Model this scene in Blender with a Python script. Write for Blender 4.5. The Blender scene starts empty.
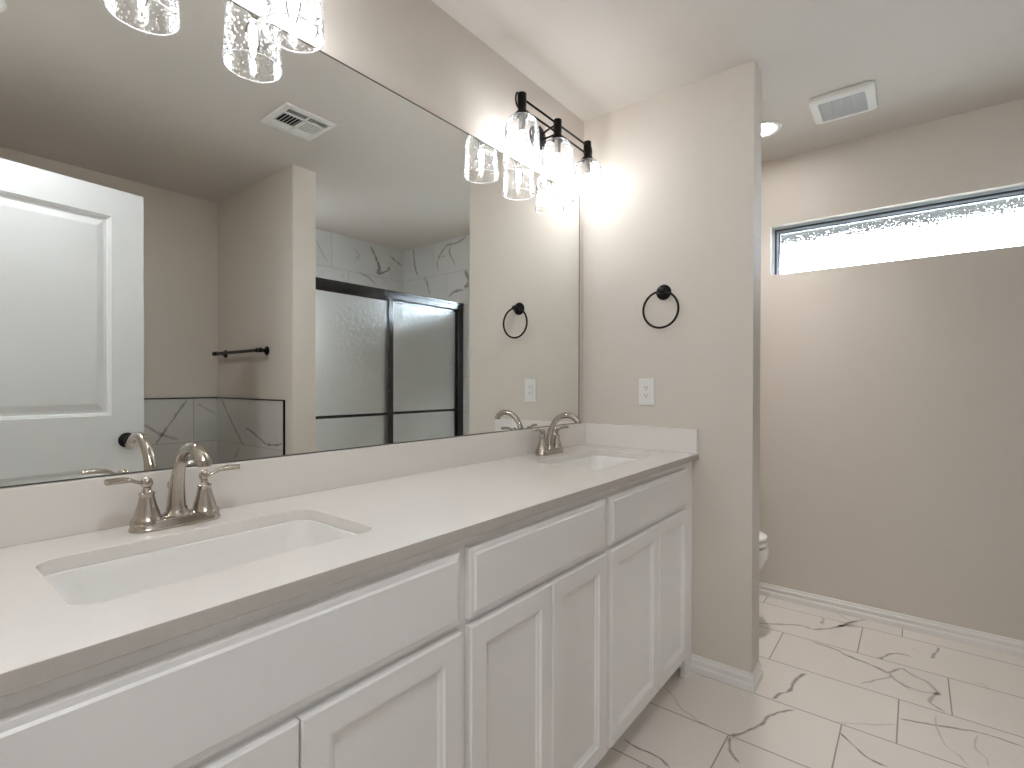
import bpy, bmesh, math, random
from mathutils import Vector, Matrix, noise
C = bpy.context.scene.collection
SC = bpy.context.scene
PI = math.pi
random.seed(7)

# ------------------------------------------------------------------ camera, world, exposure
W_PX, H_PX = 1024, 768
F_PX, YAW, PITCH, ROLL, CAM_H, HORIZON = 508.92, 0.6705, 0.0064, 0.0023, 1.1878, 387.27
fw = Vector((math.cos(YAW) * math.cos(PITCH), math.sin(YAW) * math.cos(PITCH), -math.sin(PITCH)))
rt = Vector((math.sin(YAW), -math.cos(YAW), 0))
up = rt.cross(fw)
rt2 = rt * math.cos(ROLL) + up * math.sin(ROLL)
up2 = up * math.cos(ROLL) - rt * math.sin(ROLL)
cam_data = bpy.data.cameras.new('camera')
cam_data.sensor_width = 36.0
cam_data.lens = F_PX / W_PX * 36.0
cam_data.shift_y = (HORIZON - H_PX / 2) / W_PX
cam_data.clip_start = 0.02
cam = bpy.data.objects.new('camera', cam_data)
C.objects.link(cam)
m = Matrix((rt2, up2, -fw)).transposed().to_4x4()
m.translation = Vector((0, 0, CAM_H))
cam.matrix_world = m
SC.camera = cam

world = bpy.data.worlds.new('overcast_sky')
SC.world = world
world.use_nodes = True
wn = world.node_tree.nodes
wbg = wn['Background']
wbg.inputs[0].default_value = (0.74, 0.86, 1.0, 1)
wbg.inputs[1].default_value = 26.0
SC.view_settings.view_transform = 'Standard'
SC.view_settings.look = 'None'
SC.view_settings.exposure = 0.84
SC.view_settings.gamma = 1.0
SC.view_settings.use_curve_mapping = False
SC.cycles.sample_clamp_indirect = 0.0
SC.cycles.max_bounces = 16
SC.cycles.diffuse_bounces = 8
SC.cycles.glossy_bounces = 8
SC.cycles.transmission_bounces = 12
SC.cycles.transparent_max_bounces = 24
BULB, BULB_C = 68.0, (0.965, 0.99, 1.02, 1)
CAN, CAN_C = 39.0, (1.0, 0.97, 0.96, 1)
HALL_FILL, HALL_FILL_C = 8.0, (0.93, 0.99, 1.06)
ENTRY_FILL, ENTRY_FILL_C = 142.0, (0.96, 0.99, 1.03)
CANS, CANS_C = 1.75, (1.0, 0.97, 0.95)
SHOWER_FILL, SHOWER_FILL_C = 5.5, (0.98, 0.99, 1.02)

def area_light(name, loc, sx, sy, power, color, rot=(0, 0, 0), parent=None, spread=180):
    d = bpy.data.lights.new(name, 'AREA')
    d.shape = 'RECTANGLE'; d.size = sx; d.size_y = sy; d.spread = math.radians(spread); d.energy = power; d.color = color
    o = bpy.data.objects.new(name, d); C.objects.link(o)
    o.location = loc; o.rotation_euler = rot
    if parent: o.parent = parent
    return o

# ------------------------------------------------------------------ helpers
class MB:
    """collects shapes, then links them as one mesh object"""
    def __init__(s): s.bm = bmesh.new(); s.sm = []
    def box(s, x0, y0, z0, x1, y1, z1, bev=0.0, seg=2, mi=0):
        b = bmesh.new()
        bmesh.ops.create_cube(b, size=1)
        for v in b.verts:
            v.co = Vector((x0 if v.co.x < 0 else x1, y0 if v.co.y < 0 else y1, z0 if v.co.z < 0 else z1))
        if bev > 0:
            bmesh.ops.bevel(b, geom=b.edges[:], offset=bev, segments=seg, affect='EDGES', profile=0.5)
        s.add(b, mi, False); return s
    def add(s, b, mi=0, smooth=False, mat=None):
        if mat is not None: bmesh.ops.transform(b, matrix=mat, verts=b.verts[:])
        mp = [s.bm.verts.new(v.co) for v in b.verts]
        b.verts.index_update()
        for f in b.faces:
            try:
                nf = s.bm.faces.new([mp[v.index] for v in f.verts])
                nf.material_index = mi; nf.smooth = smooth
            except ValueError: pass
        b.free()
    def grid(s, rings, closed_u=True, cap0=False, cap1=False, mi=0, smooth=True):
        n = len(rings[0]); vs = [[s.bm.verts.new(p) for p in r] for r in rings]
        for i in range(len(rings) - 1):
            for j in range(n if closed_u else n - 1):
                a, b_, c, d = vs[i][j], vs[i][(j + 1) % n], vs[i + 1][(j + 1) % n], vs[i + 1][j]
                f = s.bm.faces.new((a, b_, c, d)); f.material_index = mi; f.smooth = smooth
        for flag, r, rev in ((cap0, vs[0], True), (cap1, vs[-1], False)):
            if flag:
                f = s.bm.faces.new(list(reversed(r)) if rev else r); f.material_index = mi
        return s
    def lathe(s, prof, c=(0, 0, 0), axis='Z', n=32, cap0=True, cap1=True, mi=0, smooth=True):
        rings = []
        for r, h in prof:
            ring = []
            for k in range(n):
                a = 2 * PI * k / n; u, v = r * math.cos(a), r * math.sin(a)
                p = {'Z': (u, v, h), 'X': (h, u, v), 'Y': (v, h, u)}[axis]
                ring.append(Vector(p) + Vector(c))
            rings.append(ring)
        return s.grid(rings, True, cap0, cap1, mi, smooth)
    def tube(s, pts, rad, n=12, caps=True, mi=0, closed=False, flat=1.0):
        pts = [Vector(p) for p in pts]; rings = []
        R = rad if isinstance(rad, (list, tuple)) else [rad] * len(pts)
        prev = None
        for i, p in enumerate(pts):
            if closed: t = pts[(i + 1) % len(pts)] - pts[i - 1]
            else: t = pts[min(i + 1, len(pts) - 1)] - pts[max(i - 1, 0)]
            t.normalize()
            if prev is None:
                ref = Vector((0, 0, 1)) if abs(t.z) < 0.9 else Vector((1, 0, 0))
                a = t.cross(ref).normalized()
            else:
                a = (prev - t * prev.dot(t)).normalized()
            b = t.cross(a); prev = a
            rings.append([p + a * R[i] * math.cos(2 * PI * k / n) + b * R[i] * flat * math.sin(2 * PI * k / n) for k in range(n)])
        if closed: rings.append(rings[0])
        return s.grid(rings, True, caps and not closed, caps and not closed, mi)
    def prism(s, poly, axis, a0, a1, mi=0, smooth=False):
        """poly in the two other axes, extruded along axis"""
        def P(u, v, h): return {'X': (h, u, v), 'Y': (u, h, v), 'Z': (u, v, h)}[axis]
        r0 = [Vector(P(u, v, a0)) for u, v in poly]; r1 = [Vector(P(u, v, a1)) for u, v in poly]
        return s.grid([r0, r1], True, True, True, mi, smooth)
    def build(s, name, mats, parent=None, loc=None, weld=False):
        if weld: bmesh.ops.remove_doubles(s.bm, verts=s.bm.verts[:], dist=1e-5)
        bmesh.ops.recalc_face_normals(s.bm, faces=s.bm.faces[:])
        me = bpy.data.meshes.new(name); s.bm.to_mesh(me); s.bm.free()
        for mt in (mats if isinstance(mats, (list, tuple)) else [mats]): me.materials.append(mt)
        o = bpy.data.objects.new(name, me); C.objects.link(o)
        if parent: o.parent = parent
        if loc: o.location = loc
        return o

def tag(o, label=None, cat=None, group=None, kind=None):
    if label: o['label'] = label
    if cat: o['category'] = cat
    if group: o['group'] = group
    if kind: o['kind'] = kind
    return o
def empty(name, loc, label=None, cat=None, group=None, rz=0, kind=None):
    o = bpy.data.objects.new(name, None); C.objects.link(o)
    o.location = loc; o.rotation_euler = (0, 0, rz); o.empty_display_size = 0.05
    return tag(o, label, cat, group, kind)
def copy_tree(o, parent=None):
    c = o.copy(); C.objects.link(c)
    if parent: c.parent = parent
    for ch in list(o.children): copy_tree(ch, c)
    return c
def struct(o): o['kind'] = 'structure'; return o
def smoothen(o, ang=40):
    for p in o.data.polygons: p.use_smooth = True
    try: o.data.set_sharp_from_angle(angle=math.radians(ang))
    except Exception: pass
    return o
def rrect(cx, cy, hx, hy, r, n=6):
    pts = []
    for sx, sy, a0 in ((1, 1, 0), (-1, 1, 90), (-1, -1, 180), (1, -1, 270)):
        for k in range(n + 1):
            a = math.radians(a0 + 90 * k / n)
            pts.append((cx + sx * (hx - r) + r * math.cos(a), cy + sy * (hy - r) + r * math.sin(a)))
    return pts
def spline(pts, n=8):
    pts = [Vector(p) for p in pts]; out = []
    for i in range(len(pts) - 1):
        p0, p1, p2, p3 = pts[max(i - 1, 0)], pts[i], pts[i + 1], pts[min(i + 2, len(pts) - 1)]
        for k in range(n):
            t = k / n
            out.append(0.5 * ((2 * p1) + (p2 - p0) * t + (2 * p0 - 5 * p1 + 4 * p2 - p3) * t * t + (3 * p1 - p0 - 3 * p2 + p3) * t ** 3))
    out.append(pts[-1]); return out

# ------------------------------------------------------------------ materials
def S(r, g, b):
    f = lambda c: c / 12.92 if c <= 0.04045 else ((c + 0.055) / 1.055) ** 2.4
    return (f(r / 255), f(g / 255), f(b / 255), 1)
def mat(name, col, rough=0.5, metal=0.0, bump=None, spec=0.5, coat=0.0, aniso=None, var=None):
    """principled material; bump = (scale, strength, detail), var = (scale, amount) soft colour variation"""
    mt = bpy.data.materials.new(name); mt.use_nodes = True
    nt = mt.node_tree; p = nt.nodes['Principled BSDF']
    p.inputs['Base Color'].default_value = col; p.inputs['Roughness'].default_value = rough
    p.inputs['Metallic'].default_value = metal; p.inputs['Specular IOR Level'].default_value = spec
    p.inputs['Coat Weight'].default_value = coat
    tc = nt.nodes.new('ShaderNodeTexCoord')
    if var:
        nz = nt.nodes.new('ShaderNodeTexNoise'); nz.inputs['Scale'].default_value = var[0]; nz.inputs['Detail'].default_value = 4
        nt.links.new(tc.outputs['Object'], nz.inputs['Vector'])
        mx = nt.nodes.new('ShaderNodeMix'); mx.data_type = 'RGBA'
        k = 1 - var[1]
        mx.inputs[6].default_value = (col[0] * k, col[1] * k, col[2] * k, 1); mx.inputs[7].default_value = col
        nt.links.new(nz.outputs['Fac'], mx.inputs[0]); nt.links.new(mx.outputs[2], p.inputs['Base Color'])
    if bump:
        nz = nt.nodes.new('ShaderNodeTexNoise'); nz.inputs['Scale'].default_value = bump[0]; nz.inputs['Detail'].default_value = bump[2]
        nt.links.new(tc.outputs['Object'], nz.inputs['Vector'])
        bp = nt.nodes.new('ShaderNodeBump'); bp.inputs['Strength'].default_value = bump[1]; bp.inputs['Distance'].default_value = 0.002
        nt.links.new(nz.outputs['Fac'], bp.inputs['Height']); nt.links.new(bp.outputs['Normal'], p.inputs['Normal'])
    return mt
def emit(name, col, strength):
    mt = bpy.data.materials.new(name); mt.use_nodes = True
    nt = mt.node_tree; nt.nodes.clear()
    e = nt.nodes.new('ShaderNodeEmission'); e.inputs[0].default_value = col; e.inputs[1].default_value = strength
    o = nt.nodes.new('ShaderNodeOutputMaterial'); nt.links.new(e.outputs[0], o.inputs[0])
    return mt

M = {}
M['wall'] = mat('wall_paint', S(214, 206, 196), 0.72, bump=(38, 0.22, 3), var=(1.5, 0.03))
M['ceiling'] = mat('ceiling_paint', S(210, 204, 197), 0.8, bump=(30, 0.18, 3), var=(1.5, 0.03))
M['trimw'] = mat('white_trim_paint', S(230, 228, 224), 0.38)
M['cab'] = mat('white_cabinet_paint', S(238, 236, 234), 0.36, bump=(14, 0.03, 2))
M['cabin'] = mat('cabinet_inside', S(150, 144, 138), 0.6)
M['quartz'] = mat('white_quartz', S(232, 228, 223), 0.16, bump=None, var=(260, 0.035))
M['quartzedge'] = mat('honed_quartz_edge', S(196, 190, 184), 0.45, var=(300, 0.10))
M['porc'] = mat('white_porcelain', S(236, 235, 232), 0.08, coat=0.3)
M['nickel'] = mat('brushed_nickel', S(186, 178, 168), 0.22, 1.0, bump=(300, 0.03, 2))
M['black'] = mat('black_bronze', S(24, 21, 20), 0.34, 0.6)
M['blackf'] = mat('black_shower_metal', S(24, 25, 28), 0.2, 0.0, coat=0.5)
M['rubber'] = mat('dark_gasket', S(40, 40, 42), 0.6)
M['doorp'] = mat('white_door_paint', S(214, 215, 214), 0.4, bump=(60, 0.05, 2))
M['plastic'] = mat('white_plastic', S(232, 231, 228), 0.35)
M['vent'] = mat('white_vent_enamel', S(228, 227, 224), 0.4)
M['dark'] = mat('dark_void', S(18, 18, 18), 0.9)
M['ventgrille'] = mat('fan_grille_grey', S(196, 196, 197), 0.5)
M['frame'] = mat('window_frame_vinyl', S(190, 198, 208), 0.35)
M['framed'] = mat('window_gasket', S(62, 70, 82), 0.5)
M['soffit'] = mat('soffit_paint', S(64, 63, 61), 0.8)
M['ground'] = mat('garden_ground', S(132, 132, 122), 0.95)
M['mirrorback'] = mat('mirror_edge', S(70, 68, 64), 0.4)
M['sleeve'] = mat('pewter_sleeve', S(120, 114, 108), 0.4, 0.8)
M['carpet'] = mat('hall_carpet', S(190, 180, 168), 0.95)

mm = mat('mirror_silver', (0.90, 0.92, 0.905, 1), 0.0, 1.0); M['mirror'] = mm

def tile_mat(name, base, ua, va, u0, v0, tw, th, offs, period, grout=0.0038, rough=0.28, gcol=S(166, 157, 148)):
    """rectangular tiles: u along the long side, v across rows; row offset offs*mod(row, period); the veins come from the mesh attribute"""
    mt = bpy.data.materials.new(name); mt.use_nodes = True
    nt = mt.node_tree; N = nt.nodes; L = nt.links; p = N['Principled BSDF']
    tc = N.new('ShaderNodeTexCoord'); sep = N.new('ShaderNodeSeparateXYZ'); L.new(tc.outputs['Object'], sep.inputs[0])
    def mth(op, a, b=None, c=None):
        n = N.new('ShaderNodeMath'); n.operation = op
        for i, x in enumerate((a, b, c)):
            if x is None: continue
            if isinstance(x, (int, float)): n.inputs[i].default_value = x
            else: L.new(x, n.inputs[i])
        return n.outputs[0]
    u = sep.outputs['XYZ'.index(ua)]; v = sep.outputs['XYZ'.index(va)]
    vr = mth('DIVIDE', mth('SUBTRACT', v, v0), th); row = mth('FLOOR', vr); vf = mth('SUBTRACT', vr, row)
    ro = mth('MULTIPLY', mth('FLOORED_MODULO', row, period), offs)
    ur = mth('DIVIDE', mth('SUBTRACT', mth('SUBTRACT', u, u0), ro), tw); col = mth('FLOOR', ur); uf = mth('SUBTRACT', ur, col)
    du = mth('MULTIPLY', mth('MINIMUM', uf, mth('SUBTRACT', 1, uf)), tw)
    dv = mth('MULTIPLY', mth('MINIMUM', vf, mth('SUBTRACT', 1, vf)), th)
    dd = mth('MINIMUM', du, dv)
    mr = N.new('ShaderNodeMapRange'); mr.inputs[1].default_value = grout * 0.45; mr.inputs[2].default_value = grout * 0.75
    mr.inputs[3].default_value = 1; mr.inputs[4].default_value = 0; L.new(dd, mr.inputs[0])
    cmb = N.new('ShaderNodeCombineXYZ'); L.new(row, cmb.inputs[0]); L.new(col, cmb.inputs[1])
    wn_ = N.new('ShaderNodeTexWhiteNoise'); wn_.noise_dimensions = '3D'; L.new(cmb.outputs[0], wn_.inputs['Vector'])
    # tile to tile tone and soft cloudiness
    nz = N.new('ShaderNodeTexNoise'); nz.inputs['Scale'].default_value = 4; nz.inputs['Detail'].default_value = 5
    add = N.new('ShaderNodeVectorMath'); add.operation = 'MULTIPLY_ADD'
    L.new(wn_.outputs['Color'], add.inputs[0]); add.inputs[1].default_value = (9, 9, 9); L.new(tc.outputs['Object'], add.inputs[2])
    L.new(add.outputs[0], nz.inputs['Vector'])
    tone = mth('ADD', mth('MULTIPLY', wn_.outputs['Value'], 0.04), mth('MULTIPLY_ADD', nz.outputs['Fac'], 0.10, 0.90))
    hs = N.new('ShaderNodeMix'); hs.data_type = 'RGBA'; hs.blend_type = 'MULTIPLY'; hs.inputs[0].default_value = 1
    hs.inputs[6].default_value = base; cc = N.new('ShaderNodeCombineColor')
    for i in range(3): L.new(tone, cc.inputs[i])
    L.new(cc.outputs[0], hs.inputs[7])
    # veins drawn by the mesh attribute
    at = N.new('ShaderNodeAttribute'); at.attribute_name = 'vein'
    vn = N.new('ShaderNodeTexNoise'); vn.inputs['Scale'].default_value = 60; vn.inputs['Detail'].default_value = 3
    L.new(tc.outputs['Object'], vn.inputs['Vector'])
    vf2 = mth('MULTIPLY', at.outputs['Fac'], mth('MULTIPLY_ADD', vn.outputs['Fac'], 1.3, 0.30)); vf2 = mth('MINIMUM', vf2, 1.0)
    mx = N.new('ShaderNodeMix'); mx.data_type = 'RGBA'; L.new(vf2, mx.inputs[0]); L.new(hs.outputs[2], mx.inputs[6]); mx.inputs[7].default_value = S(108, 97, 88)
    mg = N.new('ShaderNodeMix'); mg.data_type = 'RGBA'; L.new(mr.outputs[0], mg.inputs[0]); L.new(mx.outputs[2], mg.inputs[6]); mg.inputs[7].default_value = gcol
    L.new(mg.outputs[2], p.inputs['Base Color'])
    rg = mth('MULTIPLY_ADD', mr.outputs[0], 0.5, rough); L.new(rg, p.inputs['Roughness'])
    bp = N.new('ShaderNodeBump'); bp.inputs['Strength'].default_value = 0.5; bp.inputs['Distance'].default_value = 0.0015
    L.new(mth('SUBTRACT', 1, mr.outputs[0]), bp.inputs['Height']); L.new(bp.outputs['Normal'], p.inputs['Normal'])
    return mt

def thin_glass_seeded(name):
    mt = bpy.data.materials.new(name); mt.use_nodes = True
    nt = mt.node_tree; N = nt.nodes; L = nt.links; N.clear()
    out = N.new('ShaderNodeOutputMaterial'); tc = N.new('ShaderNodeTexCoord')
    vo = N.new('ShaderNodeTexVoronoi'); vo.inputs['Scale'].default_value = 165
    mp = N.new('ShaderNodeMapping'); mp.inputs['Scale'].default_value = (1, 1, 0.55); L.new(tc.outputs['Object'], mp.inputs[0]); L.new(mp.outputs[0], vo.inputs['Vector'])
    seed = N.new('ShaderNodeMapRange'); seed.inputs[1].default_value = 0.16; seed.inputs[2].default_value = 0.40; seed.inputs[3].default_value = 1; seed.inputs[4].default_value = 0
    L.new(vo.outputs['Distance'], seed.inputs[0])
    sep = N.new('ShaderNodeSeparateXYZ'); L.new(tc.outputs['Object'], sep.inputs[0])
    hm = N.new('ShaderNodeMapRange'); hm.inputs[1].default_value = -0.060; hm.inputs[2].default_value = -0.115; hm.inputs[3].default_value = 0.2; hm.inputs[4].default_value = 1.0
    L.new(sep.outputs[2], hm.inputs[0])
    sm = N.new('ShaderNodeMath'); sm.operation = 'MULTIPLY'; L.new(seed.outputs[0], sm.inputs[0]); L.new(hm.outputs[0], sm.inputs[1])
    bp = N.new('ShaderNodeBump'); bp.inputs['Strength'].default_value = 0.6; bp.inputs['Distance'].default_value = 0.002; L.new(seed.outputs[0], bp.inputs['Height'])
    tr = N.new('ShaderNodeBsdfTransparent'); tr.inputs[0].default_value = (0.985, 0.985, 0.985, 1)
    gl = N.new('ShaderNodeBsdfGlossy'); gl.inputs['Roughness'].default_value = 0.08; L.new(bp.outputs[0], gl.inputs['Normal'])
    ts = N.new('ShaderNodeBsdfTranslucent'); ts.inputs[0].default_value = (0.95, 0.95, 0.95, 1)
    lw = N.new('ShaderNodeLayerWeight'); lw.inputs[0].default_value = 0.22
    m1 = N.new('ShaderNodeMixShader'); L.new(lw.outputs['Fresnel'], m1.inputs[0]); L.new(tr.outputs[0], m1.inputs[1]); L.new(gl.outputs[0], m1.inputs[2])
    k = N.new('ShaderNodeMath'); k.operation = 'MULTIPLY'; k.inputs[1].default_value = 0.55; L.new(sm.outputs[0], k.inputs[0])
    m2 = N.new('ShaderNodeMixShader'); L.new(k.outputs[0], m2.inputs[0]); L.new(m1.outputs[0], m2.inputs[1]); L.new(ts.outputs[0], m2.inputs[2])
    L.new(m2.outputs[0], out.inputs[0])
    return mt
M['shade'] = thin_glass_seeded('seeded_glass')

def obscure_glass(name, tint, rough, scale, strength, stretch=(1, 1, 1)):
    mt = bpy.data.materials.new(name); mt.use_nodes = True
    nt = mt.node_tree; N = nt.nodes; L = nt.links; p = N['Principled BSDF']
    p.inputs['Base Color'].default_value = tint; p.inputs['Roughness'].default_value = rough
    p.inputs['Transmission Weight'].default_value = 1.0; p.inputs['IOR'].default_value = 1.45
    tc = N.new('ShaderNodeTexCoord'); mp = N.new('ShaderNodeMapping'); mp.inputs['Scale'].default_value = stretch
    L.new(tc.outputs['Object'], mp.inputs[0])
    nz = N.new('ShaderNodeTexNoise'); nz.inputs['Scale'].default_value = scale; nz.inputs['Detail'].default_value = 2.5
    L.new(mp.outputs[0], nz.inputs['Vector'])
    bp = N.new('ShaderNodeBump'); bp.inputs['Strength'].default_value = strength; bp.inputs['Distance'].default_value = 0.004
    L.new(nz.outputs['Fac'], bp.inputs['Height']); L.new(bp.outputs[0], p.inputs['Normal'])
    return mt
M['winglass'] = obscure_glass('obscure_window_glass', (0.97, 0.98, 0.98, 1), 0.05, 70, 1.0)
M['showerglass'] = obscure_glass('rain_shower_glass', (0.86, 0.88, 0.86, 1), 0.34, 40, 0.35)
_n = M['showerglass'].node_tree; _p = _n.nodes['Principled BSDF']; _p.inputs['Coat Weight'].default_value = 1.0; _p.inputs['Coat Roughness'].default_value = 0.12
_b = _n.nodes.new('ShaderNodeBump'); _b.inputs['Strength'].default_value = 0.8; _b.inputs['Distance'].default_value = 0.006
_n.links.new([n for n in _n.nodes if n.bl_idname == 'ShaderNodeTexNoise'][0].outputs['Fac'], _b.inputs['Height']); _n.links.new(_b.outputs[0], _p.inputs['Coat Normal'])
def clear_glass(name):
    mt = bpy.data.materials.new(name); mt.use_nodes = True
    nt = mt.node_tree; N = nt.nodes; L = nt.links; N.clear()
    out = N.new('ShaderNodeOutputMaterial'); tr = N.new('ShaderNodeBsdfTransparent'); gl = N.new('ShaderNodeBsdfGlossy'); gl.inputs['Roughness'].default_value = 0.03
    lw = N.new('ShaderNodeLayerWeight'); lw.inputs[0].default_value = 0.12; m1 = N.new('ShaderNodeMixShader')
    L.new(lw.outputs['Fresnel'], m1.inputs[0]); L.new(tr.outputs[0], m1.inputs[1]); L.new(gl.outputs[0], m1.inputs[2]); L.new(m1.outputs[0], out.inputs[0])
    return mt
M['bulbglass'] = clear_glass('clear_bulb_glass')
M['bulb'] = emit('lit_bulb', BULB_C, BULB)
M['canlens'] = emit('lit_can_lens', CAN_C, CAN)
M['entryfill'] = emit('entry_fill_glow', ENTRY_FILL_C + (1,), ENTRY_FILL)  # glowing disc of the added entry fill light
M['bulbbase'] = mat('bulb_ceramic', S(235, 230, 222), 0.4)
M['rim'] = mat('glass_rim', (0.95, 0.95, 0.95, 1), 0.1); M['rim'].node_tree.nodes['Principled BSDF'].inputs['Transmission Weight'].default_value = 0.6
V_FLOOR=[
 (0.01,0.9,[(1.797,0.487),(1.850,0.451),(1.939,0.414),(2.009,0.399),(2.058,0.371),(2.096,0.335)]),
 (0.01,0.8,[(1.797,0.487),(1.752,0.474),(1.711,0.451),(1.691,0.423)]),
 (0.006,0.6,[(1.797,0.487),(1.787,0.460)]),
 (0.012,0.9,[(2.114,0.417),(2.169,0.400),(2.223,0.372),(2.287,0.374),(2.349,0.362),(2.387,0.345)]),
 (0.009,1,[(1.563,0.760),(1.555,0.702),(1.557,0.659),(1.553,0.622),(1.533,0.590)]),
 (0.012,0.7,[(2.709,0.663),(2.744,0.602),(2.773,0.553),(2.827,0.477),(2.848,0.424),(2.837,0.387)]),
 (0.006,0.4,[(1.931,0.765),(1.891,0.709),(1.850,0.674),(1.812,0.595),(1.812,0.551)]),
 (0.014,0.8,[(2.837,0.387),(2.884,0.335),(2.951,0.289),(3.040,0.249),(3.134,0.184)]),
 (0.018,0.7,[(2.951,0.289),(2.985,0.259),(3.011,0.199)]),
 (0.008,0.5,[(3.123,0.322),(3.066,0.256),(3.064,0.227)]),
 (0.012,0.7,[(3.007,0.370),(2.985,0.357),(2.944,0.360),(2.927,0.350)]),
 (0.009,0.8,[(2.724,0.126),(2.717,0.113),(2.748,0.102),(2.801,0.075),(2.823,0.039),(2.824,0.007)]),
 (0.013,0.8,[(2.859,-0.064),(2.920,-0.073),(2.981,-0.087),(2.996,-0.083)]),
 (0.01,0.9,[(2.703,0.369),(2.686,0.276),(2.655,0.221),(2.636,0.153),(2.614,0.104),(2.611,0.081),(2.686,0.037)]),
 (0.012,0.6,[(2.686,0.037),(2.650,0.006),(2.618,-0.045),(2.575,-0.066),(2.542,-0.072),(2.491,-0.053),(2.454,-0.053),(2.419,-0.094)]),
 (0.008,0.6,[(2.611,0.081),(2.572,0.076),(2.504,0.122),(2.440,0.164)]),
 (0.008,0.5,[(2.582,0.072),(2.553,0.049),(2.532,0.013),(2.527,-0.030),(2.550,-0.082)]),
 (0.009,0.5,[(2.555,0.046),(2.513,0.012)]),
 (0.008,0.95,[(2.271,0.040),(2.288,-0.015),(2.323,-0.103),(2.351,-0.176),(2.353,-0.234),(2.350,-0.286)]),
 (0.006,0.4,[(2.376,-0.061),(2.285,-0.065),(2.201,-0.086),(2.160,-0.119),(2.119,-0.138)]),
 (0.006,0.4,[(2.331,-0.169),(2.246,-0.160),(2.213,-0.177),(2.155,-0.189)]),
 (0.008,1,[(2.055,0.195),(2.020,0.167),(1.994,0.139),(1.967,0.107),(1.961,0.059)]),
 (0.007,0.35,[(2.101,0.228),(2.146,0.150),(2.186,0.093),(2.227,0.045)]),
 (0.01,0.3,[(2.733,-0.176),(2.736,-0.217),(2.711,-0.235)]),
 (0.01,0.3,[(2.920,0.011),(2.900,-0.017)]),
]
V_BACK=[
 (0.012,0.5,[(2.238,2.347),(2.277,2.284),(2.348,2.183)]),
 (0.02,0.3,[(2.590,2.357),(2.643,2.307),(2.608,2.254)]),
 (0.022,0.8,[(2.762,2.409),(2.809,2.340),(2.847,2.269),(2.866,2.232),(2.837,2.180),(2.944,2.222),(2.974,2.268)]),
 (0.016,0.7,[(2.847,2.269),(2.862,2.192)]),
 (0.016,0.7,[(2.984,2.367),(3.044,2.330),(3.117,2.299)]),
 (0.014,0.7,[(2.635,2.157),(2.734,2.131),(2.828,2.076)]),
 (0.01,0.4,[(2.496,2.124),(2.471,2.080)]),
 (0.01,0.4,[(2.895,2.086),(2.944,2.134)]),
]
V_SIDE=[
 (0.018,0.9,[(-1.161,2.436),(-1.149,2.329),(-1.137,2.262),(-1.100,2.176)]),
 (0.018,0.6,[(-0.832,2.188),(-0.843,2.268),(-0.787,2.344),(-0.721,2.395)]),
 (0.014,0.5,[(-0.798,2.308),(-0.732,2.305)]),
 (0.018,0.7,[(-0.743,2.391),(-0.678,2.396),(-0.572,2.400),(-0.489,2.431)]),
 (0.014,0.7,[(-0.678,2.380),(-0.689,2.321),(-0.603,2.195)]),
 (0.014,0.8,[(-1.016,2.158),(-0.969,2.080),(-0.934,1.981)]),
 (0.03,0.8,[(-0.509,2.152),(-0.468,2.080),(-0.478,2.014),(-0.519,2.012)]),
 (0.02,0.8,[(-0.699,1.941),(-0.634,1.980),(-0.509,1.984)]),
]
V_TUBB=[
 (0.012,0.8,[(1.311,1.082),(1.252,0.990),(1.205,0.917),(1.158,0.845),(1.130,0.794)]),
 (0.014,0.6,[(1.068,0.930),(1.113,0.891),(1.158,0.861),(1.204,0.841),(1.262,0.815)]),
 (0.012,0.4,[(1.371,1.053),(1.422,1.017),(1.491,0.974)]),
]
V_TUBS=[
 (0.014,0.8,[(-1.244,1.080),(-1.153,0.997),(-1.051,0.902),(-0.966,0.830),(-0.906,0.786)]),
 (0.012,0.9,[(-0.882,0.905),(-0.768,0.875),(-0.637,0.827),(-0.575,0.818),(-0.473,0.824),(-0.414,0.840)]),
 (0.012,0.6,[(-0.966,0.776),(-1.015,0.717),(-1.052,0.681)]),
]
# ------------------------------------------------------------------ key dimensions (metres)
H = 2.44
YM = 1.248          # mirror wall
XP0, XP1, YP = 2.121, 2.238, 0.493   # partition by the toilet alcove
XW = 3.133          # window wall
YS = -1.323         # rear wall (tub and shower)
XD0, XD1, YD = 1.503, 1.645, -0.311  # wall between tub and shower
XE = -0.16          # entry wall
ZC, YC = 0.904, 0.698                # counter top, counter front edge
ZS = 1.005                           # top of splash / bottom of mirror
WY0, WY1, WZ0, WZ1 = -0.43, 0.641, 1.762, 2.073
WSILL = 1.80   # window opening

# ------------------------------------------------------------------ tiled surfaces
def vein_strips(mb, lay, veins, place, off):
    for wd, amt, pts in veins:
        P = spline([(a, b, 0) for a, b in pts], 7)
        n = len(P); rows = []
        for i, p in enumerate(P):
            t = (P[min(i + 1, n - 1)] - P[max(i - 1, 0)])
            if t.length < 1e-6: t = Vector((1, 0, 0))
            t.normalize(); q = Vector((-t.y, t.x, 0))
            j = noise.noise(Vector((p.x * 28, p.y * 28, 3.1))) * 0.005
            e = min(1.0, i / 3 + 0.25, (n - 1 - i) / 4 + 0.2)
            w = wd * e * (0.75 + 0.6 * noise.noise(Vector((p.x * 30, p.y * 30, 8))))
            w = max(w, 0.002)
            c = p + q * j; rows.append(((c - q * w), c, (c + q * w), amt * (0.55 + 0.45 * e)))
        vs = []
        for a, c, b, k in rows:
            r = []
            for q, val in ((a, 0), (c, k), (b, 0)):
                v = mb.bm.verts.new(place(q.x, q.y, off)); v[lay] = val; r.append(v)
            vs.append(r)
        for i in range(n - 1):
            for k in range(2):
                mb.bm.faces.new((vs[i][k], vs[i][k + 1], vs[i + 1][k + 1], vs[i + 1][k]))
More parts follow.
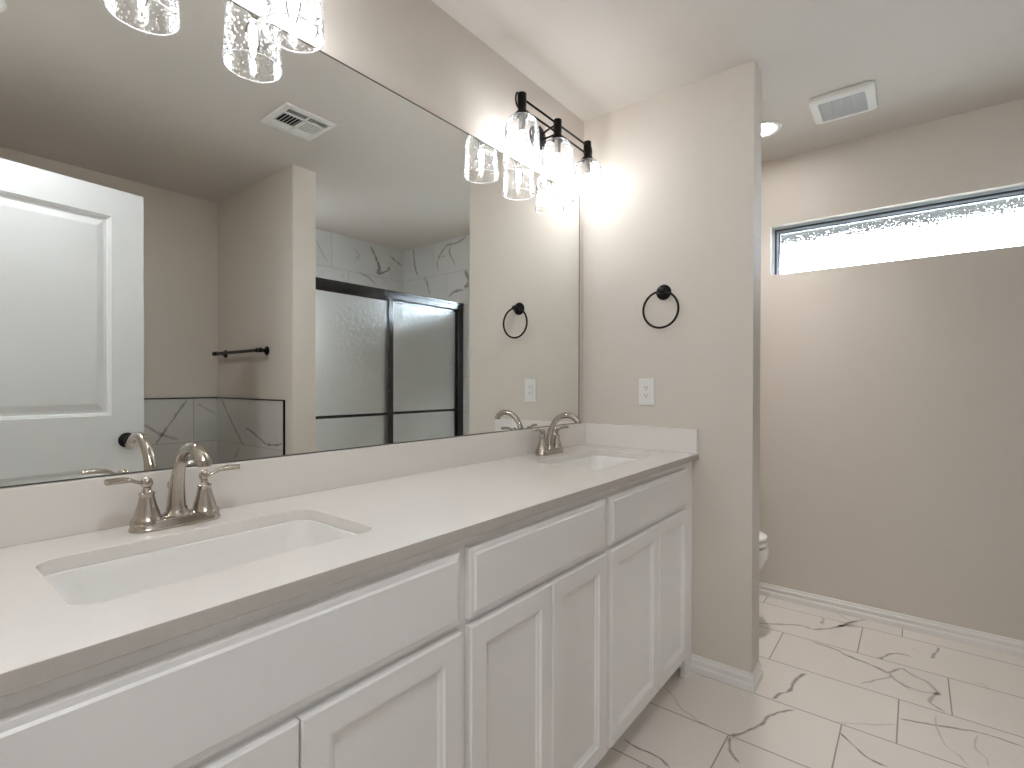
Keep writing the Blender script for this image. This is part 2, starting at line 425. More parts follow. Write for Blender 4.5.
def tiled(name, material, box, veins, place, off=0.0004):
    mb = MB(); lay = mb.bm.verts.layers.float.new('vein')
    mb.box(*box)
    vein_strips(mb, lay, veins, place, off)
    return struct(mb.build(name, material))
def random_veins(n, u0, u1, v0, v1, seed, wd=0.012, amt=0.7):
    R = random.Random(seed); out = []
    for _ in range(n):
        u, v = R.uniform(u0, u1), R.uniform(v0, v1); a = R.uniform(-0.9, -0.2) if R.random() < .6 else R.uniform(0.4, 2.4)
        pts = [(u, v)]
        for k in range(R.randint(4, 7)):
            a += R.uniform(-0.5, 0.5); u += math.cos(a) * 0.07; v += math.sin(a) * 0.07
            if not (u0 + .01 < u < u1 - .01 and v0 + .01 < v < v1 - .01): break
            pts.append((u, v))
        if len(pts) > 2: out.append((wd * R.uniform(.5, 1.2), amt * R.uniform(.4, 1.1), pts))
    return out

tf = tile_mat('marble_floor_tile', S(234, 227, 219), 'Y', 'X', 0.196, 1.804, 0.600, 0.3035, -0.153, 3)
tiled('floor', tf, (XE, -1.46, -0.08, 3.30, 1.38, 0.0),
      V_FLOOR + random_veins(16, 0.1, 1.5, -0.30, 0.66, 3, 0.010) + random_veins(4, 1.6, 1.78, -0.3, 0.5, 5, 0.01) + random_veins(3, 2.3, 3.0, 0.75, 1.2, 9, 0.01),
      lambda a, b, o: Vector((a, b, o)))
tb = tile_mat('marble_shower_tile', S(214, 214, 212), 'X', 'Z', 2.540, 1.85, 0.600, 0.300, -0.160, 2, rough=0.2, gcol=S(176, 174, 170))
tsd = tile_mat('marble_shower_tile_side', S(214, 214, 212), 'Y', 'Z', -0.727, 1.85, 0.600, 0.300, -0.166, 2, rough=0.2, gcol=S(176, 174, 170))
tub_b = tile_mat('marble_tub_tile', S(208, 207, 204), 'X', 'Z', 1.349, 0.795, 0.600, 0.300, 0.0, 1, rough=0.25, gcol=S(158, 156, 152))
tub_s = tile_mat('marble_tub_tile_side', S(208, 207, 204), 'Y', 'Z', -0.395, 0.795, 0.928, 0.300, 0.0, 1, rough=0.25, gcol=S(158, 156, 152))
tiled('wall_shower_back', tb, (XD1, YS, 0.0, XW, YS + 0.008, H),
      V_BACK + random_veins(12, XD1 + .05, XW - .05, 0.1, 1.75, 11, 0.016, .7), lambda a, b, o: Vector((a, YS + 0.008 + o, b)))
tiled('wall_shower_side', tsd, (XW - 0.008, YS + 0.008, 0.0, XW, -0.452, H),
      V_SIDE + random_veins(6, -1.25, -0.5, 0.1, 1.7, 12, 0.016, .7), lambda a, b, o: Vector((XW - 0.008 - o, a, b)))
tiled('wall_shower_divider_tile', tsd, (XD1, YS + 0.008, 0.0, XD1 + 0.008, -0.452, H),
      random_veins(9, -1.25, -0.5, 0.1, 2.3, 13, 0.016, .7), lambda a, b, o: Vector((XD1 + 0.008 + o, a, b)))
tiled('wall_tub_back', tub_b, (XE, YS, 0.49, XD0, YS + 0.008, 1.085),
      V_TUBB + random_veins(5, -0.1, 0.95, 0.5, 1.05, 14, 0.012, .7), lambda a, b, o: Vector((a, YS + 0.008 + o, b)))
tiled('wall_tub_side', tub_s, (XD0 - 0.008, YS + 0.008, 0.49, XD0, -0.402, 1.085),
      V_TUBS, lambda a, b, o: Vector((XD0 - 0.008 - o, a, b)))
# black metal edging of the tub tile
mb = MB()
mb.box(XE, YS, 1.085, XD0 - 0.010, YS + 0.011, 1.092)
mb.box(XD0 - 0.011, YS, 1.085, XD0, -0.395, 1.092)
mb.box(XD0 - 0.011, -0.402, 0.49, XD0, -0.395, 1.085)
struct(mb.build('trim_1', M['black']))

# ------------------------------------------------------------------ room shell
def wallbox(name, *b):
    return struct(MB().box(*b).build(name, M['wall']))
wallbox('wall_mirror', XE - .12, YM, 0, 3.30, YM + .13, H)
wallbox('wall_rear', XE - .12, YS - .13, 0, 3.30, YS, H)
wallbox('wall_divider', XD0, YS, 0, XD1, YD, H)
wallbox('wall_partition', XP0, YP, 0, XP1, YM, H)
mb = MB()                                        # window wall around its opening
mb.box(XW, YS, 0, XW + .165, YM, WZ0); mb.box(XW, WY0, WZ0, XW + .040, WY1, WSILL); mb.box(XW, YS, WZ1, XW + .165, YM, H)
mb.box(XW, YS, WZ0, XW + .165, WY0, WZ1); mb.box(XW, WY1, WZ0, XW + .165, YM, WZ1)
struct(mb.build('wall_window', M['wall']))
mb = MB()                                        # entry wall with its doorway
mb.box(XE - .12, YS, 0, XE, -0.15, H); mb.box(XE - .12, 0.64, 0, XE, YM, H); mb.box(XE - .12, -0.15, 2.05, XE, 0.64, H)
struct(mb.build('wall_entry', M['wall']))
struct(MB().box(XE - .12, YS - .13, H, 3.30, YM + .13, H + .1).build('ceiling', M['ceiling']))
# hall beyond the doorway
struct(MB().box(-1.75, YS - .13, -0.08, XE, YM + .13, -0.002).build('floor_hall', M['carpet']))
struct(MB().box(-1.75, YS - .13, H, XE - .12, YM + .13, H + .1).build('ceiling_hall', M['ceiling']))
struct(MB().box(-1.85, YS - .13, 0, -1.75, YM + .13, H).build('wall_hall', M['wall']))
struct(MB().box(-1.75, YM, 0, XE - .12, YM + .13, H).build('wall_hall_north', M['wall']))
struct(MB().box(-1.75, YS - .13, 0, XE - .12, YS, H).build('wall_hall_south', M['wall']))

# baseboards with a stepped, rounded profile: (offset from wall, height)
BBP = [(0, 0), (0.0135, 0), (0.0135, 0.020), (0.0125, 0.026), (0.0085, 0.030), (0.0075, 0.034), (0.0085, 0.038), (0.0095, 0.046), (0.0085, 0.052), (0.0050, 0.055), (0.0045, 0.060), (0.0030, 0.066), (0.0, 0.068)]
def baseboard(name, paths, parent=None):
    mb = MB()
    for path in paths:                            # path: points along the wall foot, room on the right hand side
        P = [Vector((a, b, 0)) for a, b in path]; rings = []
        for i, p in enumerate(P):
            if i == 0: d = (P[1] - P[0]).normalized(); nrm = Vector((d.y, -d.x, 0)); k = 1
            elif i == len(P) - 1: d = (P[i] - P[i - 1]).normalized(); nrm = Vector((d.y, -d.x, 0)); k = 1
            else:
                d1 = (P[i] - P[i - 1]).normalized(); d2 = (P[i + 1] - P[i]).normalized()
                n1 = Vector((d1.y, -d1.x, 0)); n2 = Vector((d2.y, -d2.x, 0)); nrm = (n1 + n2).normalized(); k = 1 / max(nrm.dot(n1), .3)
            rings.append([p + nrm * (o * k) + Vector((0, 0, z)) for o, z in BBP])
        mb.grid(rings, True, True, True, 0, False)
    return struct(mb.build(name, M['trimw']))
baseboard('baseboard_partition', [[(XP0, 0.7265), (XP0, YP), (XP1, YP), (XP1, YM)]])
baseboard('baseboard_window', [[(XW, YM), (XW, -0.452)]])
baseboard('baseboard_mirror', [[(XP1, YM), (XW, YM)]])
baseboard('baseboard_divider', [[(XD0, -0.39), (XD0, YD), (XD1, YD), (XD1, -0.452)]])

# ------------------------------------------------------------------ window
win = struct(empty('window_1', (XW, 0.1, WZ0)))
def ringframe(mb, x0, x1, y0, y1, z0, z1, t, mi=0):
    mb.box(x0, y0, z0, x1, y1, z0 + t, mi=mi); mb.box(x0, y0, z1 - t, x1, y1, z1, mi=mi)
    mb.box(x0, y0, z0 + t, x1, y0 + t, z1 - t, mi=mi); mb.box(x0, y1 - t, z0 + t, x1, y1, z1 - t, mi=mi)
o_ = Vector((XW, 0.1, WZ0))
def wl(mb, name, mats):
    bmesh.ops.translate(mb.bm, verts=mb.bm.verts[:], vec=-o_)
    return struct(mb.build(name, mats, win))
mb = MB()
ringframe(mb, XW + 0.042, XW + 0.12, WY0, WY1, WZ0, WZ1, 0.012)
ringframe(mb, XW + 0.050, XW + 0.105, WY0 + .012, WY1 - .012, WZ0 + .012, WZ1 - .012, 0.009, 1)
ringframe(mb, XW + 0.056, XW + 0.10, WY0 + .021, WY1 - .021, WZ0 + .021, WZ1 - .021, 0.008)
wl(mb, 'window_frame', [M['frame'], M['framed']])
mb = MB(); ringframe(mb, XW + 0.066, XW + 0.095, WY0 + .029, WY1 - .029, WZ0 + .029, WZ1 - .029, 0.006); wl(mb, 'window_gasket', M['framed'])
mb = MB(); mb.box(XW + 0.074, WY0 + .034, WZ0 + .034, XW + 0.079, WY1 - .034, WZ1 - .034); wl(mb, 'window_pane', M['winglass'])
# eave over the window, outside
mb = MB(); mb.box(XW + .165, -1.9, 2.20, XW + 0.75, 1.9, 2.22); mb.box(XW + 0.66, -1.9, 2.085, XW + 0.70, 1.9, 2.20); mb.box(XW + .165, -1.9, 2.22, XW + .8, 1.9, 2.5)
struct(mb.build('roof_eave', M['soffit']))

# ------------------------------------------------------------------ room door (stands open before the tub alcove)
DW, DH, DT = 0.905, 2.015, 0.035
door = struct(empty('door_1', (-0.13, -0.1445, 0.012), rz=-math.atan(0.1175)))
mb = MB()
st = 0.122; pz = [(0.13, 0.815), (1.036, 1.895)]
xs0, xs1 = st, DW - st
mb.box(0, -DT, 0, st, 0, DH); mb.box(DW - st, -DT, 0, DW, 0, DH)
mb.box(st, -DT, 0, xs1, 0, pz[0][0]); mb.box(st, -DT, pz[0][1], xs1, 0, pz[1][0]); mb.box(st, -DT, pz[1][1], xs1, 0, DH)
for z0, z1 in pz:
    for face, sgn in ((0.0, 1), (-DT, -1)):       # ogee slope in, flat field, raised panel
        lv = [(0, 0.0), (0.003, 0.003), (0.008, 0.0045), (0.014, 0.011), (0.024, 0.012), (0.050, 0.0040), (0.056, 0.0035)]
        rings = []
        for ins, dep in lv:
            y = face - sgn * dep
            rings.append([Vector((xs0 + ins, y, z0 + ins)), Vector((xs1 - ins, y, z0 + ins)), Vector((xs1 - ins, y, z1 - ins)), Vector((xs0 + ins, y, z1 - ins))])
        mb.grid(rings, True, False, True, 0, False)
struct(mb.build('door_slab', M['doorp'], door))
kx, kz = DW - 0.068, 0.925
mb = MB()
mb.lathe([(0.030, 0.0), (0.033, 0.003), (0.033, 0.007), (0.026, 0.012), (0.013, 0.014), (0.012, 0.032), (0.018, 0.037), (0.027, 0.045), (0.029, 0.053), (0.026, 0.061), (0.016, 0.066), (0.0005, 0.067)], (kx, 0, kz), 'Y', 28)
mb.lathe([(0.030, -DT), (0.033, -DT - .003), (0.026, -DT - .012), (0.012, -DT - .014), (0.012, -DT - .032), (0.027, -DT - .045), (0.029, -DT - .053), (0.016, -DT - .066), (0.0005, -DT - .067)], (kx, 0, kz), 'Y', 28)
struct(smoothen(mb.build('door_knob', M['black'], door)))

# ------------------------------------------------------------------ vanity cabinets
YB, YF, YD0 = 0.724, 0.724, 0.704     # face frame plane, front plane of doors
def front_panel(mb, x0, z0, x1, z1, shaker):
    """a door or a drawer front, its face towards -y"""
    y0, y1 = YD0, YF - 0.001
    if shaker:
        lv = [(0, y1), (0, y0 + .003), (0.003, y0), (0.046, y0), (0.050, y0 + .005), (0.054, y0 + .0055), (0.060, y0 + .0095)]
    else:
        lv = [(0, y1), (0, y0 + .007), (0.004, y0 + .0045), (0.012, y0 + .0035), (0.0155, y0)]
    rings = [[Vector((x0 + i, y, z0 + i)), Vector((x1 - i, y, z0 + i)), Vector((x1 - i, y, z1 - i)), Vector((x0 + i, y, z1 - i))] for i, y in lv]
    mb.grid(rings, True, True, True, 0, False)
def cabinet(xa, xb, fx0, split, fx1, label, foot):
    ox = (xa + xb) / 2
    root = empty('vanity_cabinet', (ox, YF, 0), label, 'cabinet')
    sh = Vector((-ox, -YF, 0))
    def part(mb, name, mt):
        bmesh.ops.translate(mb.bm, verts=mb.bm.verts[:], vec=sh); return mb.build(name, mt, root)
    mb = MB(); t = 0.016
    mb.box(xa, YF + .018, 0.095, xa + t, YM, 0.878); mb.box(xb - t, YF + .018, 0.095, xb, YM, 0.878)
    mb.box(xa + t, YF + .018, 0.095, xb - t, YM, 0.111); mb.box(xa + t, YM - .008, 0.111, xb - t, YM, 0.878)
    part(mb, 'carcass', M['cab'])
    mb = MB()                                     # face frame
    mb.box(xa, YF, 0.078, fx0 + .02, YF + .018, 0.879); mb.box(fx1 - .02, YF, 0.078, xb, YF + .018, 0.879)
    mb.box(fx0 + .02, YF, 0.840, fx1 - .02, YF + .018, 0.879); mb.box(fx0 + .02, YF, 0.680, fx1 - .02, YF + .018, 0.720); mb.box(fx0 + .02, YF, 0.078, fx1 - .02, YF + .018, 0.112)
    if foot == 1: mb.box(fx1 + .02, YF, 0, xb, YF + .018, 0.078); mb.box(xb - .018, YF + .018, 0, xb, 0.80, 0.095)
    if foot == -1: mb.box(xa, YF, 0, fx0 - .02, YF + .018, 0.078); mb.box(xa, YF + .018, 0, xa + .018, 0.80, 0.095)
    part(mb, 'face_frame', M['cab'])
    mb = MB(); mb.box(xa + (.018 if foot == -1 else 0), 0.80, 0, xb - (.018 if foot == 1 else 0), 0.815, 0.095); part(mb, 'toe_kick', M['cab'])
    mb = MB(); front_panel(mb, fx0, 0.707, fx1, 0.853, False); part(mb, 'drawer_front', M['cab'])
    for a, b in ((fx0, split - .0015), (split + .0015, fx1)):
        mb = MB(); front_panel(mb, a, 0.103, b, 0.693, True); part(mb, 'door', M['cab'])
    return root
cabinet(XE, 0.744, 0.05, 0.391, 0.731, 'white two-door sink cabinet under the near sink, cut off by the frame', -1)
cabinet(0.744, 1.3535, 0.757, 1.054, 1.341, 'middle white cabinet with two doors between the two sink cabinets', 0)
cabinet(1.3535, XP0 - .0005, 1.366, 1.728, 2.022, 'white two-door sink cabinet under the far sink beside the beige partition', 1)

# ------------------------------------------------------------------ countertop with two sink cut-outs
SX, SY, SHX, SHY, SR = (0.388, 1.724), 0.958, 0.230, 0.134, 0.034
co = Vector((-1.0, -0.97, -0.880))
b = bmesh.new()
loops = [[(XE, YC), (XP0, YC), (XP0, YM), (XE, YM)]] + [rrect(x, SY, SHX, SHY, SR, 8) for x in SX]
edges = []
for lp in loops:
    vs = [b.verts.new((x, y, ZC)) for x, y in lp]
    edges += [b.edges.new((vs[i], vs[(i + 1) % len(vs)])) for i in range(len(vs))]
bmesh.ops.triangle_fill(b, use_beauty=True, use_dissolve=False, edges=edges)
for f in list(b.faces):                           # drop anything filled inside a cut-out
    c = f.calc_center_median()
    if any(abs(c.x - x) < SHX - .03 and abs(c.y - SY) < SHY - .0 for x in SX) and all(any(abs(v.co.x - x) < SHX + .001 and abs(v.co.y - SY) < SHY + .001 for x in SX) for v in f.verts):
        b.faces.remove(f)
r = bmesh.ops.extrude_face_region(b, geom=b.faces[:])
bmesh.ops.translate(b, verts=[v for v in r['geom'] if isinstance(v, bmesh.types.BMVert)], vec=(0, 0, -0.024))
mb = MB(); mb.add(b); bmesh.ops.translate(mb.bm, verts=mb.bm.verts[:], vec=co)
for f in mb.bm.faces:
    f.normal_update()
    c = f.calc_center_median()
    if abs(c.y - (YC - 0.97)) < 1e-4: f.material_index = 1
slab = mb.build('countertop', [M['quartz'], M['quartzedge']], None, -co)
tag(slab, 'long white quartz vanity countertop holding the two undermount sinks', 'countertop')
bv = slab.modifiers.new('edge', 'BEVEL'); bv.width = 0.0015; bv.segments = 2; bv.limit_method = 'ANGLE'; bv.angle_limit = math.radians(60)
def at_base(mb, name, mt, base, label, cat):
    bmesh.ops.translate(mb.bm, verts=mb.bm.verts[:], vec=-Vector(base)); return tag(mb.build(name, mt, None, base), label, cat)
at_base(MB().box(XE, YM - .020, ZC, XP0, YM, ZS, .0015), 'backsplash', M['quartz'], (1.0, YM, ZC), 'long low white quartz backsplash along the wall under the mirror', 'backsplash')
at_base(MB().box(XP0 - .020, YC + .002, ZC, XP0, YM - .0205, ZS, .0015), 'side_splash', M['quartz'], (XP0, 0.96, ZC), 'short white quartz side splash against the partition at the far counter end', 'side splash')

# ------------------------------------------------------------------ sinks
def sink(x, label):
    root = empty('sink', (x, SY, 0.8799), label, 'sink', 'undermount vanity sinks')
    lv = [(SHX + .020, SHY + .020, .040, 0.0), (SHX - .0015, SHY - .0015, .034, 0.0), (SHX - .003, SHY - .003, .036, -0.003), (SHX - .009, SHY - .008, .045, -0.030), (SHX - .022, SHY - .016, .05, -0.085),
          (SHX - .042, SHY - .030, .055, -0.115), (SHX - .075, SHY - .055, .055, -0.130), (SHX - .14, SHY - .09, .035, -0.134)]
    mb = MB()
    mb.grid([[Vector((px, py, z)) for px, py in rrect(0, 0, hx, hy, r, 8)] for hx, hy, r, z in lv], True, False, True)
    out = [(hx + .010, hy + .010, r, z - .008) for hx, hy, r, z in lv[:1] + lv[2:]]
    mb.grid([[Vector((px, py, z)) for px, py in rrect(0, 0, hx, hy, r, 8)] for hx, hy, r, z in [(SHX + .020, SHY + .020, .040, 0.0)] + out], True, False, True)
    mb.build('basin', M['porc'], root, weld=True)
    mb = MB(); mb.lathe([(0.001, -0.1325), (0.014, -0.1325), (0.016, -0.1300), (0.021, -0.1300), (0.023, -0.1325)], (0, 0.02, 0), 'Z', 28, True, False); smoothen(mb.build('drain', M['nickel'], root))
    return root
sink(SX[0], 'white rectangular undermount sink nearest the camera')
sink(SX[1], 'white rectangular undermount sink at the far end beside the side splash')

# ------------------------------------------------------------------ faucets
def faucet_proto(loc, label):
    root = empty('faucet', loc, label, 'faucet', 'brushed nickel centerset faucets')
    mb = MB()                                     # oblong stepped base plate
    def stadium(hx, r, n=10):
        pts = []
        for s, a0 in ((1, -90), (-1, 90)):
            for k in range(n + 1):
                a = math.radians(a0 + 180 * k / n); pts.append((s * hx + r * math.cos(a), r * math.sin(a)))
        return pts
    mb.grid([[Vector((x, y, z)) for x, y in stadium(0.051, r)] for r, z in ((0.0295, 0), (0.0295, .004), (0.0275, .0065), (0.0265, .016), (0.0245, .019), (0.019, .021))], True, True, True)
    smoothen(mb.build('base_plate', M['nickel'], root), 35)
    mb = MB()                                     # arched spout
    path = spline([(0, 0, .018), (0, .001, .05), (0, -.006, .095), (0, -.028, .134), (0, -.062, .156), (0, -.098, .159), (0, -.124, .147), (0, -.134, .134)], 7)
    n = len(path); rad = []
    for i in range(n):
        t = i / (n - 1); rad.append(0.0185 - 0.0075 * min(1, t / .35) + (0.0015 * max(0, (t - .45) / .55)))
    mb.tube(path, rad, 20)
    mb.lathe([(0.0235, .019), (0.0235, .023), (0.0195, .027), (0.018, .034)], (0, 0, 0), 'Z', 28, False, False)
    smoothen(mb.build('spout', M['nickel'], root), 50)
    mb = MB(); e = path[-1]; mb.lathe([(0.0105, .007), (0.0128, .006), (0.0128, -.003), (0.0115, -.0045), (0.004, -.0045)], (e.x, e.y - .001, e.z), 'Z', 24, True, True); smoothen(mb.build('aerator', M['nickel'], root))
    mb = MB(); mb.tube([(0, .030, .018), (0, .030, .070)], .0028, 10); mb.lathe([(0.003, .064), (0.0065, .069), (0.0075, .076), (0.0055, .083), (.001, .086)], (0, .030, 0), 'Z', 20); smoothen(mb.build('lift_rod', M['nickel'], root))
    for s in (-1, 1):
        h = MB()
        h.lathe([(0.0275, .012), (0.0275, .018), (0.0255, .022), (0.0225, .025), (0.0205, .033), (0.0165, .046), (0.0132, .060), (0.0122, .067), (0.0135, .069), (0.0135, .0715), (0.0090, .074), (0.0072, .077), (0.0068, .083)], (s * .051, 0, 0), 'Z', 32, True, True)
        ho = smoothen(h.build('handle_base', M['nickel'], root), 45)
        l = MB()
        l.lathe([(0.0005, .079), (0.006, .0805), (0.0098, .086), (0.0104, .0915), (0.0085, .098), (0.004, .1015), (0.0005, .102)], (s * .051, 0, 0), 'Z', 20, False, False)
        pts = spline([(s * .055, 0, .092), (s * .066, -.002, .0935), (s * .079, -.004, .0995), (s * .096, -.007, .1020), (s * .112, -.010, .1020), (s * .117, -.011, .1020)], 5)
        k = len(pts); rr = []
        for i in range(k):
            t = i / (k - 1)
            rr.append(0.0055 if t < .3 else 0.0055 + .0040 * min(1, (t - .3) / .25)); 
        rr[-1] = .006
        l.tube(pts, rr, 14, flat=0.62)
        smoothen(l.build('lever', M['nickel'], ho), 50)
    return root
f1 = faucet_proto((0.384, 1.168, ZC), 'brushed nickel two-handle arched faucet on the counter behind the near sink')
f2 = copy_tree(f1); f2.location = (SX[1], 1.170, ZC)
f2['label'] = 'brushed nickel two-handle arched faucet behind the far sink, next to the side splash'

# ------------------------------------------------------------------ mirror
mx0, mx1, mz0, mz1 = -0.08, 2.073, ZS + .001, 2.070
mir = empty('mirror', ((mx0 + mx1) / 2, YM, mz0), 'large frameless wall mirror above the vanity splash', 'mirror')
mo = Vector((-(mx0 + mx1) / 2, -YM, -mz0))
mb = MB(); mb.box(mx0, YM - .006, mz0, mx1, YM - .0005, mz1); bmesh.ops.translate(mb.bm, verts=mb.bm.verts[:], vec=mo)
mb.bm.faces.ensure_lookup_table()
for f in mb.bm.faces: f.material_index = 0 if f.normal.y < -.5 or f.calc_center_median().y < -.0055 else 1
mb.build('glass', [M['mirror'], M['mirrorback']], mir)
mb = MB(); mb.box(mx0, YM - .0085, mz0 - .0005, mx1, YM - .006, mz0 + .0016); mb.box(mx0, YM - .0075, mz1 - .0015, mx1, YM - .006, mz1 + .001); mb.box(mx1 - .001, YM - .0075, mz0, mx1 + .001, YM - .006, mz1)
bmesh.ops.translate(mb.bm, verts=mb.bm.verts[:], vec=mo); mb.build('edge_channel', M['mirrorback'], mir)

# ------------------------------------------------------------------ vanity lights
LX, LY, LZ = 0.2385, 1.142, 2.24
def vanity_light(cx, label):
    root = empty('vanity_light', (cx, YM, 2.215), label, 'light fixture', 'three-bulb vanity lights above the mirror')
    yy = LY - YM
    mb = MB(); mb.lathe([(0.051, -.0005), (0.051, -.012), (0.045, -.019), (0.020, -.022)], (0, 0, 0), 'Y', 36, True, True); smoothen(mb.build('canopy', M['black'], root), 35)
    for z in (0.026, -0.011):
        mb = MB(); mb.tube([(-LX, yy, z), (LX, yy, z)], 0.0042, 12); mb.build('rod', M['black'], root)
        mb = MB(); mb.tube(spline([(0.02, -.018, z * .6 + .004), (0.012, -.055, z * .9 + .003), (0, yy, z)], 6), 0.0042, 12); mb.build('arm', M['black'], root)
    for k in (-1, 0, 1):
        x = k * LX
        mb = MB(); mb.lathe([(0.0150, .043), (0.0168, .041), (0.0168, .0), (0.0160, -.020), (0.0185, -.024), (0.0185, -.027), (0.0255, -.030), (0.0285, -.036), (0.0285, -.0395), (0.012, -.0395)], (x, yy, 0), 'Z', 32, True, True)
        so = smoothen(mb.build('socket', M['black'], root), 35)
        if k:
            mb = MB(); mb.tube(spline([(x + k * .014, yy, .036), (x + k * .029, yy, .033), (x + k * .036, yy, .018), (x + k * .036, yy, .002), (x + k * .029, yy, -.014), (x + k * .014, yy, -.018)], 6), 0.0032, 10); mb.build('end_loop', M['black'], so)
        mb = MB(); mb.lathe([(0.0125, -.0395), (0.0125, -.085), (0.0105, -.088), (0.0105, -.094)], (x, yy, 0), 'Z', 24, True, True); smoothen(mb.build('sleeve', M['sleeve'], so), 35)
        pr = [(0.0225, 0.0), (0.036, -.003), (0.048, -.010), (0.0565, -.021), (0.0615, -.036), (0.0640, -.055), (0.0658, -.10), (0.0678, -.150), (0.0685, -.172)]
        sh = MB(); sh.lathe(pr, (0, 0, 0), 'Z', 48, False, False)
        s_o = sh.build('shade', M['shade'], root, (x, yy, -.0405))
        rim = MB(); rim.tube([(0.0685 * math.cos(a), 0.0685 * math.sin(a), -.172) for a in [2 * PI * i / 48 for i in range(48)]], 0.0018, 8, closed=True)
        rim.build('shade_rim', M['rim'], s_o)
        mb = MB(); mb.lathe([(0.0085, -.094), (0.0125, -.102), (0.0170, -.118), (0.0178, -.132), (0.0160, -.150), (0.0115, -.172), (0.0055, -.190), (0.0005, -.199)], (x, yy, 0), 'Z', 24, True, True)
        bo = smoothen(mb.build('bulb', M['bulbglass'], root), 60)
        mb = MB(); mb.lathe([(0.004, -.106), (0.0085, -.110), (0.0100, -.120), (0.0100, -.140), (0.0085, -.158), (0.0040, -.166)], (x, yy, 0), 'Z', 20, True, True)
        smoothen(mb.build('filament', M['bulb'], bo), 60)
    return root
vanity_light(0.377, 'black three-bulb vanity light with seeded glass shades above the near sink, partly out of frame')
vanity_light(1.7335, 'black three-bulb vanity light with seeded glass shades above the far sink, near the partition')

# ------------------------------------------------------------------ towel ring, towel bar, outlet
ring = empty('towel_ring', (XP0, 0.850, 1.583), 'round black towel ring on the beige partition above the outlet', 'towel ring')
mb = MB(); mb.lathe([(0.033, -.0005), (0.033, -.005), (0.029, -.010), (0.016, -.014), (0.0105, -.018), (0.0095, -.030), (0.0125, -.036), (0.0135, -.044), (0.010, -.052), (0.0005, -.053)], (0, 0, 0), 'X', 32); smoothen(mb.build('rosette', M['black'], ring), 40)
mb = MB(); mb.tube([(-.037 , .077 * math.sin(a), -.0775 + .077 * math.cos(a)) for a in [2 * PI * i / 64 for i in range(64)]], 0.0048, 12, closed=True); mb.build('ring', M['black'], ring)
bar = empty('towel_bar', (XD0, -0.90, 1.387), 'black towel bar on the wall above the tub tile, seen in the mirror', 'towel bar')
for y in (-.29, .29):
    mb = MB(); mb.lathe([(0.027, -.0005), (0.027, -.005), (0.022, -.011), (0.011, -.015), (0.0095, -.040), (0.0125, -.048), (0.0135, -.058), (0.0125, -.068), (0.006, -.073), (0.0005, -.0735)], (0, y, 0), 'X', 28); smoothen(mb.build('bracket', M['black'], bar), 40)
mb = MB(); mb.tube([(-.058, -.325, 0), (-.058, .325, 0)], 0.0105, 16); 
for s in (-1, 1): mb.lathe([(0.0105, s * .318), (0.0145, s * .322), (0.0145, s * .332), (0.010, s * .340), (0.0005, s * .341)], (-.058, 0, 0), 'Y', 20)
smoothen(mb.build('rod', M['black'], bar), 40)

out = empty('outlet', (XP0, 0.925, 1.155), 'white duplex wall outlet on the partition below the towel ring', 'outlet')
mb = MB(); mb.box(-.006, -.036, -.0595, -.0003, .036, .0595, .0025); mb.build('cover_plate', M['plastic'], out)
mb = MB(); mb.box(-.0085, -.0165, -.0335, -.0058, .0165, .0335, .001)
rec = mb.build('receptacle', M['plastic'], out)
mb = MB()
for z in (.017, -.017):
    mb.box(-.0088, .0045, z - .001, -.0080, .0065, z + .008); mb.box(-.0088, -.0065, z, -.0080, -.0045, z + .007)
    mb.lathe([(0.0024, -.0088), (0.0024, -.0080)], (0, 0, z - .0065), 'X', 12)
mb.build('slots', M['dark'], rec)
for z in (.048, -.048):
    mb = MB(); mb.lathe([(0.003, -.0058), (0.003, -.0068), (0.001, -.0071)], (0, 0, z), 'X', 14); mb.build('screw', M['plastic'], out)

# ------------------------------------------------------------------ ceiling fittings
fan = empty('exhaust_fan', (2.680, 0.259, H), 'white square exhaust fan cover on the alcove ceiling', 'exhaust fan')
mb = MB()
lv = [(0.122, 0.119, .020, -.0005), (0.124, 0.121, .022, -.010), (0.121, 0.118, .024, -.018), (0.110, 0.107, .022, -.024), (0.094, 0.088, .010, -.0255), (0.090, 0.084, .008, -.0225)]
mb.grid([[Vector((x, y, z)) for x, y in rrect(0, 0, hx, hy, r, 5)] for hx, hy, r, z in lv], True, True, False)
smoothen(mb.build('cover', M['vent'], fan), 30)
mb = MB(); mb.box(-.092, -.086, -.0215, .092, .086, -.0205)
for i in range(17): x = -.084 + i * .0105; mb.box(x - .0022, -.085, -.0250, x + .0022, .085, -.0215)
for j in range(3): y = -.043 + j * .043; mb.box(-.09, y - .0016, -.0248, .09, y + .0016, -.0215)
mb.build('grille', M['ventgrille'], fan)

can = empty('recessed_light', (2.725, 0.600, H), 'lit round recessed ceiling light half hidden behind the partition', 'ceiling light')
mb = MB(); mb.lathe([(0.088, -.0005), (0.088, -.004), (0.080, -.007), (0.066, -.005), (0.062, -.001), (0.060, -.0005)], (0, 0, 0), 'Z', 40, False, False); smoothen(mb.build('trim_ring', M['plastic'], can), 50)
mb = MB(); mb.lathe([(0.0615, -.0022), (0.0005, -.0030)], (0, 0, 0), 'Z', 40, True, True); mb.build('lens', M['canlens'], can)
area_light('can_lamp', (0, 0, -.006), 0.11, 0.11, CANS, CANS_C, parent=can, spread=95)

